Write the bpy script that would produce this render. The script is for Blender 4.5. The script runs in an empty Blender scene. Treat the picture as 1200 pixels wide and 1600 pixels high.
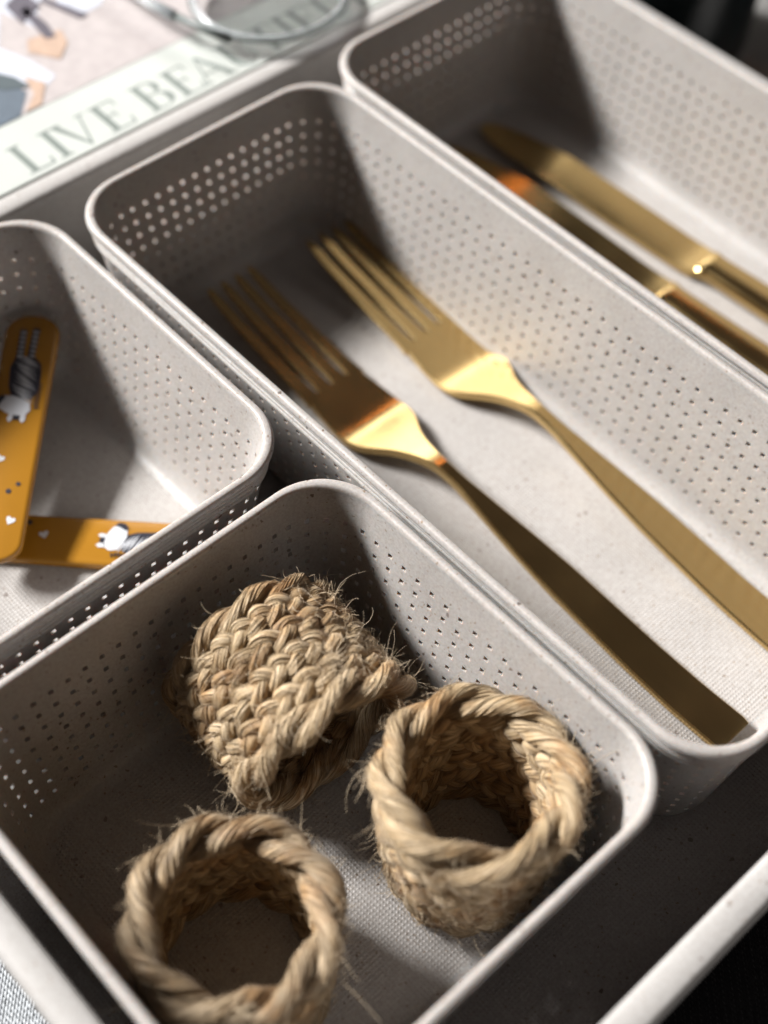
import bpy, math, random
import numpy as np
from mathutils import Vector, Matrix
random.seed(7); rng = np.random.default_rng(7)
MM = 0.001
# ------------------------------------------------------------------ camera, light, exposure
sc = bpy.context.scene
COL = sc.collection
cam = bpy.data.cameras.new('camera'); camo = bpy.data.objects.new('camera', cam); COL.objects.link(camo)
Rm = Matrix(((0.677830153133903, -0.6083138787917162, 0.41291707202760064),
             (0.7339324812316039, 0.5266461087949672, -0.42893704559566875),
             (0.04346718872541342, 0.5937997145170221, 0.8034379270010923)))
camo.matrix_world = Matrix.Translation((0.300352395900505, -0.13057444715587493, 0.23371930003882602)) @ Rm.to_4x4()
cam.sensor_fit = 'VERTICAL'; cam.sensor_height = 36.0; cam.lens = 2201.74 / 1600 * 36
cam.clip_start = 0.01; cam.clip_end = 50
cam.dof.use_dof = True; cam.dof.focus_distance = 0.298; cam.dof.aperture_fstop = 7.0
sc.camera = camo

w = bpy.data.worlds.new('World'); sc.world = w; w.use_nodes = True
w.node_tree.nodes['Background'].inputs[0].default_value = (1.0, 0.84, 0.80, 1)
w.node_tree.nodes['Background'].inputs[1].default_value = 0.06

def area(name, direction, dist, sx, sy, power, color, target=(0.16, 0.03, -0.02)):
    l = bpy.data.lights.new(name, 'AREA'); l.shape = 'RECTANGLE'; l.size = sx; l.size_y = sy
    l.energy = power; l.color = color
    o = bpy.data.objects.new(name, l); COL.objects.link(o)
    d = Vector(direction).normalized()
    o.location = Vector(target) + d * dist
    o.rotation_euler = d.to_track_quat('Z', 'Y').to_euler()
    return o
# low sun through a wide window: narrow in height, spread sideways
area('sunlit_window_lamp', (-1.16, -0.60, 1.0), 6.0, 2.3, 0.75, 1230, (1.0, 0.985, 0.965))
# the paler rest of the window, seen mostly as a reflection in the brass
area('window_sky_lamp', (-0.78, 0.50, 0.47), 3.2, 1.3, 0.55, 15, (1.0, 0.99, 0.96))
# orange strip lamp added above the window lamp just for glints in the brass
area('orange_glint_lamp', (-0.50, 0.59, 0.655), 3.2, 1.1, 0.10, 2.4, (1.0, 0.36, 0.10))

sc.view_settings.view_transform = 'Standard'; sc.view_settings.look = 'None'
sc.view_settings.exposure = 0.0; sc.view_settings.gamma = 1.0
sc.cycles.max_bounces = 8; sc.cycles.diffuse_bounces = 4; sc.cycles.glossy_bounces = 4
sc.cycles.transmission_bounces = 6; sc.cycles.caustics_reflective = True; sc.cycles.blur_glossy = 0.6

# ------------------------------------------------------------------ helpers
def mesh(name, verts, faces, mat=None, parent=None, smooth=True, uv=None, kind=None, label=None):
    me = bpy.data.meshes.new(name)
    v = np.asarray(verts, dtype=np.float32).reshape(-1, 3)
    if isinstance(faces, np.ndarray):
        k = faces.shape[1]; n = faces.shape[0]
        me.vertices.add(len(v)); me.vertices.foreach_set('co', v.ravel())
        me.loops.add(n * k); me.loops.foreach_set('vertex_index', faces.astype(np.int32).ravel())
        me.polygons.add(n); me.polygons.foreach_set('loop_start', np.arange(n, dtype=np.int32) * k)
        me.update(calc_edges=True)
    else:
        me.from_pydata([tuple(a) for a in v.tolist()], [], [list(map(int, f)) for f in faces])
    me.validate(clean_customdata=False); me.update()
    if smooth:
        me.polygons.foreach_set('use_smooth', np.ones(len(me.polygons), dtype=bool))
    if uv is not None:
        uvl = me.uv_layers.new(name='UVMap')
        li = np.zeros(len(me.loops), dtype=np.int32); me.loops.foreach_get('vertex_index', li)
        uvl.data.foreach_set('uv', np.asarray(uv, dtype=np.float32)[li].ravel())
    if mat: me.materials.append(mat)
    o = bpy.data.objects.new(name, me); COL.objects.link(o)
    if parent: o.parent = parent
    if kind: o['kind'] = kind
    if label: o['label'] = label
    return o
def thing(name, label, cat, loc=(0, 0, 0), group=None):
    o = bpy.data.objects.new(name, None); COL.objects.link(o); o.location = loc; o.empty_display_size = 0.01
    o['label'] = label; o['category'] = cat
    if group: o['group'] = group
    return o
def tag(o, label, cat, group=None):
    o['label'] = label; o['category'] = cat
    if group: o['group'] = group
    return o
class MB:
    def __init__(s): s.v = []; s.f = []
    def add(s, v, f):
        b = len(s.v); s.v += [tuple(x) for x in v]; s.f += [[b + i for i in q] for q in f]
    def prism(s, poly, z0, z1):
        n = len(poly)
        s.add([(x, y, z0) for x, y in poly] + [(x, y, z1) for x, y in poly],
              [list(range(n))[::-1], list(range(n, 2 * n))] + [[i, (i + 1) % n, n + (i + 1) % n, n + i] for i in range(n)])
    def build(s, name, mat, parent=None, **k): return mesh(name, np.array(s.v), s.f, mat, parent, **k)
def autosmooth(o, ang=35):
    me = o.data
    import bmesh
    bm = bmesh.new(); bm.from_mesh(me); bmesh.ops.recalc_face_normals(bm, faces=bm.faces)
    for e in bm.edges:
        if len(e.link_faces) == 2 and e.calc_face_angle(0) > math.radians(ang): e.smooth = False
    for f in bm.faces: f.smooth = True
    bm.to_mesh(me); bm.free(); return o

def rrect(x0, x1, y0, y1, r, inset=0.0, params=None, seg=14):
    """rounded rectangle; params = list of ('s', side, t) / ('c', corner, t). Returns Nx2"""
    x0 += inset; x1 -= inset; y0 += inset; y1 -= inset; r = max(r - inset * 0.55, 0.0005)
    cs = [(x1 - r, y0 + r, -90), (x1 - r, y1 - r, 0), (x0 + r, y1 - r, 90), (x0 + r, y0 + r, 180)]
    # side k joins corner k-1 end to corner k start: side0: bottom (x0->x1 at y0)
    out = []
    if params is None:
        params = []
        for k in range(4): params += [('c', k, i / seg) for i in range(seg + 1)]
    def cpt(k, t):
        cx, cy, a = cs[k]; a = math.radians(a + 90 * t); return (cx + r * math.cos(a), cy + r * math.sin(a))
    for ty, k, t in params:
        if ty == 'c': out.append(cpt(k, t))
        else:
            a = cpt((k - 1) % 4, 1); b = cpt(k, 0); out.append((a[0] + (b[0] - a[0]) * t, a[1] + (b[1] - a[1]) * t))
    return np.array(out)
def sweep(paths, closed_profile=False):
    """paths: list of (Nx2 xy, z). returns verts, quads"""
    n = len(paths[0][0]); m = len(paths)
    v = np.concatenate([np.column_stack([p, np.full(n, z)]) for p, z in paths])
    rows = range(m if closed_profile else m - 1); f = []
    for j in rows:
        j2 = (j + 1) % m
        i = np.arange(n); i2 = (i + 1) % n
        f.append(np.column_stack([j * n + i, j * n + i2, j2 * n + i2, j2 * n + i]))
    return v, np.concatenate(f)

# ------------------------------------------------------------------ materials
def newmat(name):
    m = bpy.data.materials.new(name); m.use_nodes = True; nt = m.node_tree
    return m, nt, nt.nodes['Principled BSDF'], nt.nodes, nt.links
def ramp(N, pts, interp='LINEAR'):
    r = N.new('ShaderNodeValToRGB'); r.color_ramp.interpolation = interp
    els = r.color_ramp.elements
    while len(els) < len(pts): els.new(0.5)
    for e, (p, c) in zip(els, pts): e.position = p; e.color = (*c, 1) if len(c) == 3 else c
    return r
def noise(N, L, vec, scale, detail=2, rough=0.5, dist=0):
    n = N.new('ShaderNodeTexNoise'); n.inputs['Scale'].default_value = scale
    n.inputs['Detail'].default_value = detail; n.inputs['Roughness'].default_value = rough
    n.inputs['Distortion'].default_value = dist
    if vec is not None: L.new(vec, n.inputs['Vector'])
    return n
def mixc(N, L, fac, a, b, mode='MIX'):
    m = N.new('ShaderNodeMix'); m.data_type = 'RGBA'; m.blend_type = mode
    for s, v in ((m.inputs[0], fac), (m.inputs[6], a), (m.inputs[7], b)):
        if isinstance(v, (int, float)): s.default_value = v
        elif isinstance(v, tuple): s.default_value = (*v, 1)
        else: L.new(v, s)
    return m.outputs[2]
def bump(N, L, height, dist, strength=1.0, normal=None):
    b = N.new('ShaderNodeBump'); b.inputs['Distance'].default_value = dist; b.inputs['Strength'].default_value = strength
    L.new(height, b.inputs['Height'])
    if normal is not None: L.new(normal, b.inputs['Normal'])
    return b.outputs[0]
def mathn(N, L, op, a, b=None):
    m = N.new('ShaderNodeMath'); m.operation = op
    for s, v in zip(m.inputs, (a, b)):
        if v is None: continue
        if isinstance(v, (int, float)): s.default_value = v
        else: L.new(v, s)
    return m.outputs[0]

def plastic(name, base, weave=False, fleck=1.0, sss=False):
    m, nt, P, N, L = newmat(name)
    geo = N.new('ShaderNodeNewGeometry'); pos = geo.outputs['Position']
    # cloudy tone
    n1 = noise(N, L, pos, 60, 4, 0.6)
    r1 = ramp(N, [(0.3, tuple(c * 0.93 for c in base)), (0.7, tuple(min(1, c * 1.05) for c in base))]); L.new(n1.outputs[0], r1.inputs[0])
    n2 = noise(N, L, pos, 1500, 3, 0.7)
    r2 = ramp(N, [(0.35, (0.86, 0.84, 0.82)), (0.65, (1.06, 1.06, 1.06))]); L.new(n2.outputs[0], r2.inputs[0])
    col = mixc(N, L, 1.0, r1.outputs[0], r2.outputs[0], 'MULTIPLY')
    # straw flecks, two sizes, distorted cells so that they are ragged
    for sc_, th, keep, tone in ((620, 0.20, 0.80, (0.13, 0.085, 0.055)), (330, 0.17, 0.86, (0.09, 0.06, 0.045)), (1100, 0.26, 0.72, (0.22, 0.16, 0.11))):
        nn = noise(N, L, pos, 900, 2)
        vm = N.new('ShaderNodeVectorMath'); vm.operation = 'MULTIPLY_ADD'; L.new(nn.outputs[1], vm.inputs[0])
        vm.inputs[1].default_value = (0.0014, 0.0014, 0.0014); L.new(pos, vm.inputs[2])
        vo = N.new('ShaderNodeTexVoronoi'); vo.inputs['Scale'].default_value = sc_; L.new(vm.outputs[0], vo.inputs['Vector'])
        near = mathn(N, L, 'LESS_THAN', vo.outputs['Distance'], th)
        sp = N.new('ShaderNodeSeparateColor'); L.new(vo.outputs['Color'], sp.inputs[0])
        on = mathn(N, L, 'GREATER_THAN', sp.outputs[0], keep)
        f = mathn(N, L, 'MULTIPLY', near, on); f = mathn(N, L, 'MULTIPLY', f, mathn(N, L, 'MULTIPLY', sp.outputs[1], 0.85 * fleck))
        col = mixc(N, L, f, col, tone)
    L.new(col, P.inputs['Base Color'])
    P.inputs['Roughness'].default_value = 0.42; P.inputs['Specular IOR Level'].default_value = 0.4
    if sss:
        P.inputs['Subsurface Weight'].default_value = 0.7; P.inputs['Subsurface Scale'].default_value = 0.0016
        P.inputs['Subsurface Radius'].default_value = (1.0, 0.62, 0.42)
    nb = noise(N, L, pos, 700, 4, 0.65)
    nrm = bump(N, L, nb.outputs[0], 0.00012, 0.5)
    if weave:
        sx = N.new('ShaderNodeSeparateXYZ'); L.new(pos, sx.inputs[0])
        k = 2 * math.pi / 0.00090
        a = mathn(N, L, 'SINE', mathn(N, L, 'MULTIPLY', sx.outputs[0], k)); b = mathn(N, L, 'SINE', mathn(N, L, 'MULTIPLY', sx.outputs[1], k))
        h = mathn(N, L, 'ADD', a, b); h = mathn(N, L, 'MULTIPLY', mathn(N, L, 'MAXIMUM', h, 0.0), 0.5)
        nw = noise(N, L, pos, 90, 3)
        h = mathn(N, L, 'MULTIPLY', h, mathn(N, L, 'MULTIPLY', nw.outputs[0], 1.6))
        nrm = bump(N, L, h, 0.00016, 0.9, nrm)
    L.new(nrm, P.inputs['Normal'])
    return m
BASE = (0.385, 0.366, 0.352)
M_pl = plastic('straw_plastic', BASE, fleck=1.1, sss=True)
M_base = plastic('straw_plastic_waffle', BASE, weave=True)
M_tray = plastic('tray_plastic', (0.38, 0.368, 0.358), fleck=0.8)
M_traybase = plastic('tray_plastic_waffle', (0.34, 0.31, 0.295), weave=True)

def metal(name, col, rough):
    m, nt, P, N, L = newmat(name)
    tc = N.new('ShaderNodeTexCoord'); mp = N.new('ShaderNodeMapping'); mp.inputs['Scale'].default_value = (60, 2600, 60)
    L.new(tc.outputs['Object'], mp.inputs[0]); n = noise(N, L, mp.outputs[0], 1.0, 4, 0.6)
    r = ramp(N, [(0.3, tuple(c * 0.93 for c in col)), (0.7, col)]); L.new(n.outputs[0], r.inputs[0]); L.new(r.outputs[0], P.inputs['Base Color'])
    P.inputs['Metallic'].default_value = 1; P.inputs['Roughness'].default_value = rough
    n3 = noise(N, L, tc.outputs['Object'], 45, 3)
    rr = ramp(N, [(0.3, (rough - .03,) * 3), (0.7, (rough + .09,) * 3)]); L.new(n3.outputs[0], rr.inputs[0]); L.new(rr.outputs[0], P.inputs['Roughness'])
    L.new(bump(N, L, n.outputs[0], 0.00002, 0.6), P.inputs['Normal'])
    return m
M_gold = metal('brushed_gold', (0.60, 0.425, 0.185), 0.165)

def simple(name, col, rough=0.5, bumpd=0, scale=300, var=0.12, **kw):
    m, nt, P, N, L = newmat(name)
    geo = N.new('ShaderNodeNewGeometry'); n = noise(N, L, geo.outputs['Position'], scale, 4, 0.6)
    r = ramp(N, [(0.3, tuple(c * (1 - var) for c in col)), (0.7, tuple(min(1, c * (1 + var)) for c in col))]); L.new(n.outputs[0], r.inputs[0])
    L.new(r.outputs[0], P.inputs['Base Color']); P.inputs['Roughness'].default_value = rough
    if bumpd: L.new(bump(N, L, n.outputs[0], bumpd, 0.6), P.inputs['Normal'])
    for k, v in kw.items(): P.inputs[k].default_value = v
    return m

def jute(name, tint, uvscale=1.0):
    m, nt, P, N, L = newmat(name)
    uv = N.new('ShaderNodeUVMap'); uv.uv_map = 'UVMap'
    mp = N.new('ShaderNodeMapping'); mp.inputs['Scale'].default_value = (0.12, 22, 1); L.new(uv.outputs[0], mp.inputs[0])
    n = noise(N, L, mp.outputs[0], 1.0, 4, 0.65)
    c = tint
    r = ramp(N, [(0.32, (c[0] * .22, c[1] * .17, c[2] * .12)), (0.46, (c[0] * .72, c[1] * .66, c[2] * .56)), (0.58, c), (0.75, (min(1, c[0] * 1.22), min(1, c[1] * 1.26), min(1, c[2] * 1.38)))])
    L.new(n.outputs[0], r.inputs[0])
    geo = N.new('ShaderNodeNewGeometry'); n2 = noise(N, L, geo.outputs['Position'], 95, 3, 0.6)
    r2 = ramp(N, [(0.34, (0.80, 0.60, 0.38)), (0.50, (1, 1, 1)), (0.72, (1.05, 1.07, 1.10))]); L.new(n2.outputs[0], r2.inputs[0])
    col = mixc(N, L, 0.75, r.outputs[0], r2.outputs[0], 'MULTIPLY')
    oi = N.new('ShaderNodeObjectInfo'); r3 = ramp(N, [(0.0, (0.66, 0.56, 0.44)), (0.45, (0.92, 0.90, 0.86)), (1.0, (1.12, 1.12, 1.12))]); L.new(oi.outputs['Random'], r3.inputs[0])
    col = mixc(N, L, 1.0, col, r3.outputs[0], 'MULTIPLY')
    L.new(col, P.inputs['Base Color']); P.inputs['Roughness'].default_value = 0.5; P.inputs['Specular IOR Level'].default_value = 0.35
    P.inputs['Sheen Weight'].default_value = 0.15
    mp2 = N.new('ShaderNodeMapping'); mp2.inputs['Scale'].default_value = (0.2, 55, 1); L.new(uv.outputs[0], mp2.inputs[0])
    n3 = noise(N, L, mp2.outputs[0], 1.0, 3, 0.6)
    L.new(bump(N, L, n3.outputs[0], 0.00022, 0.8), P.inputs['Normal'])
    return m
M_jute = jute('jute_fibre', (0.50, 0.390, 0.255))
M_jutep = jute('jute_fibre_pale', (0.47, 0.38, 0.27))
M_fuzz = simple('jute_fuzz', (0.50, 0.395, 0.27), 0.5, var=0.3, scale=900)

# ------------------------------------------------------------------ table, placemat
M_table = simple('pale_table', (0.42, 0.41, 0.40), 0.5, 0.0001, 60)
t = mesh('table', [(-3, -3, -0.0535), (3, -3, -0.0535), (3, 3, -0.0535), (-3, 3, -0.0535)], [[0, 1, 2, 3]], M_table, smooth=False); t['kind'] = 'structure'
m, nt, P, N, L = newmat('placemat_ground')
geo = N.new('ShaderNodeNewGeometry')
wv = N.new('ShaderNodeTexWave'); wv.wave_type = 'BANDS'; wv.bands_direction = 'DIAGONAL'; wv.inputs['Scale'].default_value = 260; L.new(geo.outputs['Position'], wv.inputs[0])
rr = ramp(N, [(0.3, (0.035, 0.04, 0.045)), (0.8, (0.12, 0.125, 0.13))]); L.new(wv.outputs[0], rr.inputs[0]); L.new(rr.outputs[0], P.inputs['Base Color']); P.inputs['Roughness'].default_value = 0.7
M_matg = m
M_yarn = simple('placemat_yarn', (0.40, 0.42, 0.44), 0.45, var=0.35, scale=1500)
M_yarn_shade = simple('placemat_yarn_shaded', (0.028, 0.028, 0.031), 0.7, var=0.3, scale=1500)  # same yarn with the shadow of the tray painted into its colour
pm = thing('placemat', 'woven grey placemat with pale stitches lying under the big tray', 'placemat', (0.17, 0.03, -0.0532))
def P_(o, loc): return o
mbx = MB(); mbx.prism([(-0.29, -0.21), (0.17, -0.21), (0.17, 0.15), (-0.29, 0.15)], 0.0, 0.0018)
mbx.build('backing', M_matg, pm, smooth=False)
def stitches(x0, x1, y0, y1, pitch=0.00105):
    # little capsules woven in offset rows along the mat's diagonal
    ring = [(-.62, 0, .1), (-.35, .26, .12), (.35, .26, .12), (.62, 0, .1), (.35, -.26, .12), (-.35, -.26, .12), (-.3, 0, .52), (.3, 0, .52)]
    base = np.array(ring) * pitch * 1.0
    F = np.array([[0, 1, 6, 6], [1, 2, 7, 6], [2, 3, 7, 7], [3, 4, 7, 7], [4, 5, 6, 7], [5, 0, 6, 6]])
    base[:, 0] *= 1.15
    ctr = []; c45 = math.cos(math.radians(-43)); s45 = math.sin(math.radians(-43))
    nmax = int(0.6 / pitch)
    u = np.arange(-nmax, nmax); U, V = np.meshgrid(u, u)
    X = (U * pitch * 1.12 + (V % 2) * pitch * .56); Y = V * pitch * 0.62
    gx = X * c45 - Y * s45; gy = X * s45 + Y * c45
    k = (gx > x0) & (gx < x1) & (gy > y0) & (gy < y1); gx = gx[k]; gy = gy[k]; n = len(gx)
    ang = np.radians(-43) + 0.30 + rng.normal(0, .09, n); ca, sa = np.cos(ang), np.sin(ang)
    v = np.zeros((n, 8, 3)); v[:, :, 0] = gx[:, None] + base[:, 0] * ca[:, None] - base[:, 1] * sa[:, None]
    v[:, :, 1] = gy[:, None] + base[:, 0] * sa[:, None] + base[:, 1] * ca[:, None]
    v[:, :, 2] = base[:, 2] * (1 + rng.normal(0, .12, n))[:, None] + 0.0018
    tri = np.array([[0, 1, 6], [1, 2, 7], [1, 7, 6], [2, 3, 7], [3, 4, 7], [4, 5, 6], [4, 6, 7], [5, 0, 6]])[:, ::-1]
    f = (tri[None] + (np.arange(n) * 8)[:, None, None]).reshape(-1, 3)
    return v.reshape(-1, 3), f
v, f = stitches(-0.04, 0.14, -0.20, -0.143)
mesh('stitching', v, f, M_yarn, pm, kind='stuff')
v, f = stitches(0.11, 0.165, -0.125, 0.04)
mesh('stitching', v, f, M_yarn_shade, pm, kind='stuff', label='placemat stitches in the tray shadow, shade painted into their colour')

# ------------------------------------------------------------------ tray
tr = thing('tray', 'large shallow speckled beige tray holding the four perforated baskets', 'tray', (0, 0, 0))
TX0, TX1, TY0, TY1 = 0.0405, 0.2857, -0.1155, 0.1835
RW = 0.0065
ZT = -0.008
prm = None
prof_rim = []
def tray_path(ins, z, r=0.022): return (rrect(TX0, TX1, TY0, TY1, r, ins), z)
rimp = [(0.0065, -0.0035), (0.0065, -0.0012), (0.0061, -0.0004), (0.0052, 0.0), (0.0012, 0.0), (0.0004, -0.0004), (0.0, -0.0014), (0.0, -0.006), (0.0014, -0.006), (0.0016, -0.0035)]
v, f = sweep([tray_path(a, ZT + b) for a, b in rimp], True)
autosmooth(mesh('rim', v, f, M_tray, tr), 60)
wallp = [(0.0017, -0.0035), (0.0022, -0.030), (0.0035, -0.0415), (0.0065, -0.0418), (0.010, -0.0405), (0.0072, -0.036), (0.0066, -0.030), (0.0064, -0.0036)]
v, f = sweep([tray_path(a, ZT + b) for a, b in wallp], False)
autosmooth(mesh('wall', v, f, M_tray, tr), 60)
def plate(x0, x1, y0, y1, r, ztop, th, name, mat, parent):
    p = rrect(x0, x1, y0, y1, r); n = len(p)
    v = np.concatenate([np.column_stack([p, np.full(n, ztop)]), np.column_stack([p, np.full(n, ztop - th)])])
    fs = [list(range(n)), list(range(n, 2 * n))[::-1]] + [[i, n + i, n + (i + 1) % n, (i + 1) % n] for i in range(n)]
    return mesh(name, v, fs, mat, parent, smooth=False)
plate(TX0 + .0098, TX1 - .0098, TY0 + .0098, TY1 - .0098, 0.014, -0.0484, 0.0014, 'base', M_traybase, tr)

# ------------------------------------------------------------------ perforated baskets
def basket(x0, x1, y0, y1, r, label, grp='perforated baskets standing in the tray'):
    x0 += .0009; x1 -= .0009; y0 += .0009; y1 -= .0009
    cx, cy = (x0 + x1) / 2, (y0 + y1) / 2
    th = thing('basket', label, 'basket', (cx, cy, -0.0465), grp)
    X0, X1, Y0, Y1 = x0 - cx, x1 - cx, y0 - cy, y1 - cy
    Z = 0.0465  # rim plane in local coordinates
    D = 0.0465
    K = 0.13
    # rim: rounded lip
    w_ = 0.0022
    prof = [(w_, -.0022), (w_, -.0007), (w_ - .0003, -.0002), (w_ - .0006, .0), (.0006, 0), (.0003, -.0003), (0, -.0010), (0, -.0014), (.0003, -.0018), (.0012, -.0019)]
    seg = 20
    def pp(i): return rrect(X0, X1, Y0, Y1, r, i, seg=seg)
    v, f = sweep([(pp(a), Z + b) for a, b in prof], True)
    # tiny moulding unevenness
    v[:, 2] += 0.00012 * np.sin(v[:, 0] * 190) * np.cos(v[:, 1] * 230)
    autosmooth(mesh('rim', v, f, M_pl, th), 70)
    # ribs under the rim
    for d in (0.0032, 0.0050, 0.0068):
        o = 0.0008 + K * d
        pr = [(o + .0003, -d + .0007), (o - .00035, -d + .0005), (o - .0007, -d), (o - .00035, -d - .0005), (o + .0003, -d - .0007)]
        v, f = sweep([(pp(a), Z + b) for a, b in pr], False)
        mesh('rib', v, f, M_pl, th)
    # wall grid with square holes
    hw = 0.00122; pitch = 0.0043
    params = []; hole = []   # hole[i] True if the strip between param i and i+1 is a hole column
    def run(kind, k, length):
        n = max(3, round(length / pitch)); gap = []
        for i in range(n): gap.append(1.0 + (0.10 if i % 2 else -0.10))
        tot = sum(gap); c = 0
        for i in range(n):
            a = c / tot; b = (c + gap[i]) / tot; mid = (a + b) / 2; h = hw / length / 2
            params.append((kind, k, a)); hole.append(False)
            params.append((kind, k, mid - h)); hole.append(True)
            params.append((kind, k, mid + h)); hole.append(False)
            c += gap[i]
    for k in range(4):
        L_ = (X1 - X0 if k % 2 == 0 else Y1 - Y0) - 2 * r
        run('s', k, L_); run('c', k, r * math.pi / 2)
    n = len(params)
    rows = [0.0015]; hrow = []
    for j in range(8):
        c = 0.0100 + 0.0041 * j
        rows += [c - 0.00060, c + 0.00060]; hrow += [False, True]
    hrow.append(False); rows.append(0.0415); hrow.append(False)
    ins_o = [0.0008 + K * d for d in rows]; ins_i = [0.0020 + K * d for d in rows]
    # fillet rows
    for dd, ii in ((0.0434, 0.0010), (0.0446, 0.0024), (0.0450, 0.0042)):
        rows.append(dd); ins_i.append(0.0020 + K * 0.0415 + ii); ins_o.append(0.0008 + K * 0.0415 + ii * 0.9); hrow.append(False)
    hrow = hrow[:len(rows) - 1]
    R = len(rows)
    def skin(ins, off): return np.concatenate([np.column_stack([rrect(X0, X1, Y0, Y1, r, ins[j], params), np.full(n, Z - rows[j] - (off if j > R - 4 else 0))]) for j in range(R)])
    vo = skin(ins_o, 0.0013); vi = skin(ins_i, 0.0)
    V = np.concatenate([vo, vi]); NO = len(vo)
    F = []
    for j in range(R - 1):
        for i in range(n):
            i2 = (i + 1) % n; a, b, c, d = j * n + i, j * n + i2, (j + 1) * n + i2, (j + 1) * n + i
            if hrow[j] and hole[i]:
                F += [(a, b, NO + b, NO + a), (d, NO + d, NO + c, c), (a, NO + a, NO + d, d), (b, c, NO + c, NO + b)]
            else:
                F.append((a, d, c, b)); F.append((NO + a, NO + b, NO + c, NO + d))
    autosmooth(mesh('wall', V, np.array(F), M_pl, th), 40)
    bi = 0.0020 + K * 0.0415 + 0.0040
    q = rrect(X0, X1, Y0, Y1, r, bi); nn = len(q)
    v = np.concatenate([np.column_stack([q, np.full(nn, Z - 0.04502)]), np.column_stack([q, np.full(nn, Z - 0.04632)])])
    fs = [list(range(nn)), list(range(nn, 2 * nn))[::-1]] + [[i, nn + i, nn + (i + 1) % nn, (i + 1) % nn] for i in range(nn)]
    mesh('base', v, fs, M_base, th, smooth=False)
    return th
basket(0.0592, 0.2670, -0.0030, 0.0830, 0.0150, 'long middle basket with the two gold forks in it')
basket(0.0552, 0.2670, 0.0832, 0.1717, 0.0150, 'long perforated basket on the right holding two gold knives')
basket(0.0545, 0.1566, -0.1062, -0.0058, 0.0150, 'short basket at the left with mustard zebra cutlery handles inside')
basket(0.1605, 0.2629, -0.1064, -0.0032, 0.0150, 'front basket filled with three braided jute napkin rings')

# ------------------------------------------------------------------ cutlery
def loft(stations, nseg=14, cap=True, flat_=False):
    """stations: (x, yc, halfwidth, halfthick, zc) sections across x; flat_ = flat faces with small bevels"""
    V = []; n = nseg
    if flat_:
        n = 12
        for (x, yc, hw, ht, zc) in stations:
            b = min(.38 * ht, .3 * hw)
            for sy, sz, q in ((1, -1, 0), (1, 1, 0), (1, 1, 1), (-1, 1, 1), (-1, 1, 0), (-1, -1, 0), (-1, -1, 1), (1, -1, 1)):
                if q == 0: V.append((x, yc + sy * hw, zc + sz * (ht - b)))
                else:
                    V.append((x, yc + sy * (hw - b), zc + sz * ht))
                    if sz > 0 and sy > 0: V += [(x, yc + (hw - b) * .33, zc + ht), (x, yc - (hw - b) * .33, zc + ht)]
                    if sz < 0 and sy < 0: V += [(x, yc - (hw - b) * .33, zc - ht), (x, yc + (hw - b) * .33, zc - ht)]
    for (x, yc, hw, ht, zc) in (() if flat_ else stations):
        for k in range(n):
            a = 2 * math.pi * k / n; c, s = math.cos(a), math.sin(a)
            V.append((x, yc + hw * math.copysign(abs(c) ** 0.45, c), zc + ht * math.copysign(abs(s) ** 0.7, s)))
    F = []
    for j in range(len(stations) - 1):
        for k in range(n):
            k2 = (k + 1) % n; F.append([j * n + k, (j + 1) * n + k, (j + 1) * n + k2, j * n + k2])
    if cap: F.append(list(range(n))[::-1]); F.append([(len(stations) - 1) * n + k for k in range(n)][::1])
    return V, F
def lerp(tab, x):
    xs = [a for a, _ in tab]
    return float(np.interp(x, xs, [b for _, b in tab]))
def smoothtab(tab, x):
    # monotone-ish cubic via dense linear + box filter
    h = 2.2
    return sum(lerp(tab, x + d) for d in (-h, -h / 2, 0, h / 2, h)) / 5
# fork, local mm: x 0 = tine tips .. 178 = handle end
F_W = [(43, 8.6), (50, 9.6), (57, 10.1), (62, 10.0), (66, 8.6), (69, 6.2), (73, 4.2), (78, 2.7), (84, 1.75), (90, 1.8), (100, 2.7), (112, 3.8), (124, 4.6), (140, 5.0), (160, 5.3), (178, 5.4)]
F_Z = [(0, 9.0), (12, 6.2), (28, 3.9), (42, 2.5), (50, 1.9), (57.5, 1.5), (60, 1.9), (70, 4.6), (78, 6.8), (83, 7.8), (86, 7.8), (96, 6.9), (110, 5.4), (130, 3.6), (150, 1.9), (164, 1.5), (178, 2.2)]
def fork(label, x0, yc, rz, zfloor, ry=0.0, s=1.0):
    t = thing('fork', label, 'fork', (x0 * MM, yc * MM, zfloor * MM), 'gold forks in the middle basket')
    t.rotation_euler = (0, ry, rz)
    def st(xa, xb, step, thick):
        out = []
        n = max(2, int((xb - xa) / step))
        for i in range(n + 1):
            x = xa + (xb - xa) * i / n
            out.append((x * MM, 0, smoothtab(F_W, x) * MM, thick(x) * MM, smoothtab(F_Z, x) * MM))
        return out
    thick = lambda x: lerp([(0, .55), (50, .85), (84, 1.5), (110, 1.2), (178, 1.0)], x)
    V, F = loft(st(43, 84, 1.2, thick), flat_=True); autosmooth(mesh('head', V, F, M_gold, t), 30)
    hs = st(84, 178, 1.8, thick)
    last = hs[-1]; hs[-1] = (last[0], 0, last[2] - .0003, last[3] - .0003, last[4])
    V, F = loft(hs, flat_=True); autosmooth(mesh('handle', V, F, M_gold, t), 30)
    for k in range(4):
        y0 = (-1.5 + k) * 4.85; y1 = (-1.5 + k) * 4.55
        out = []
        for i in range(27):
            x = 44.5 * (1 - i / 26); u = i / 26
            wd = lerp([(0, .3), (1.4, .95), (5, 1.4), (20, 1.65), (39, 1.8), (42, 2.05), (45, 2.35)], x)
            yc_ = y0 * (1 - u) + y1 * u
            out.append((x * MM, yc_ * MM, wd * MM, lerp([(0, .3), (3, .6), (43, .82)], x) * MM, smoothtab(F_Z, x) * MM))
        V, F = loft(out[::-1], flat_=True); autosmooth(mesh('tine', V, F, M_gold, t), 30)
    return t
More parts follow.
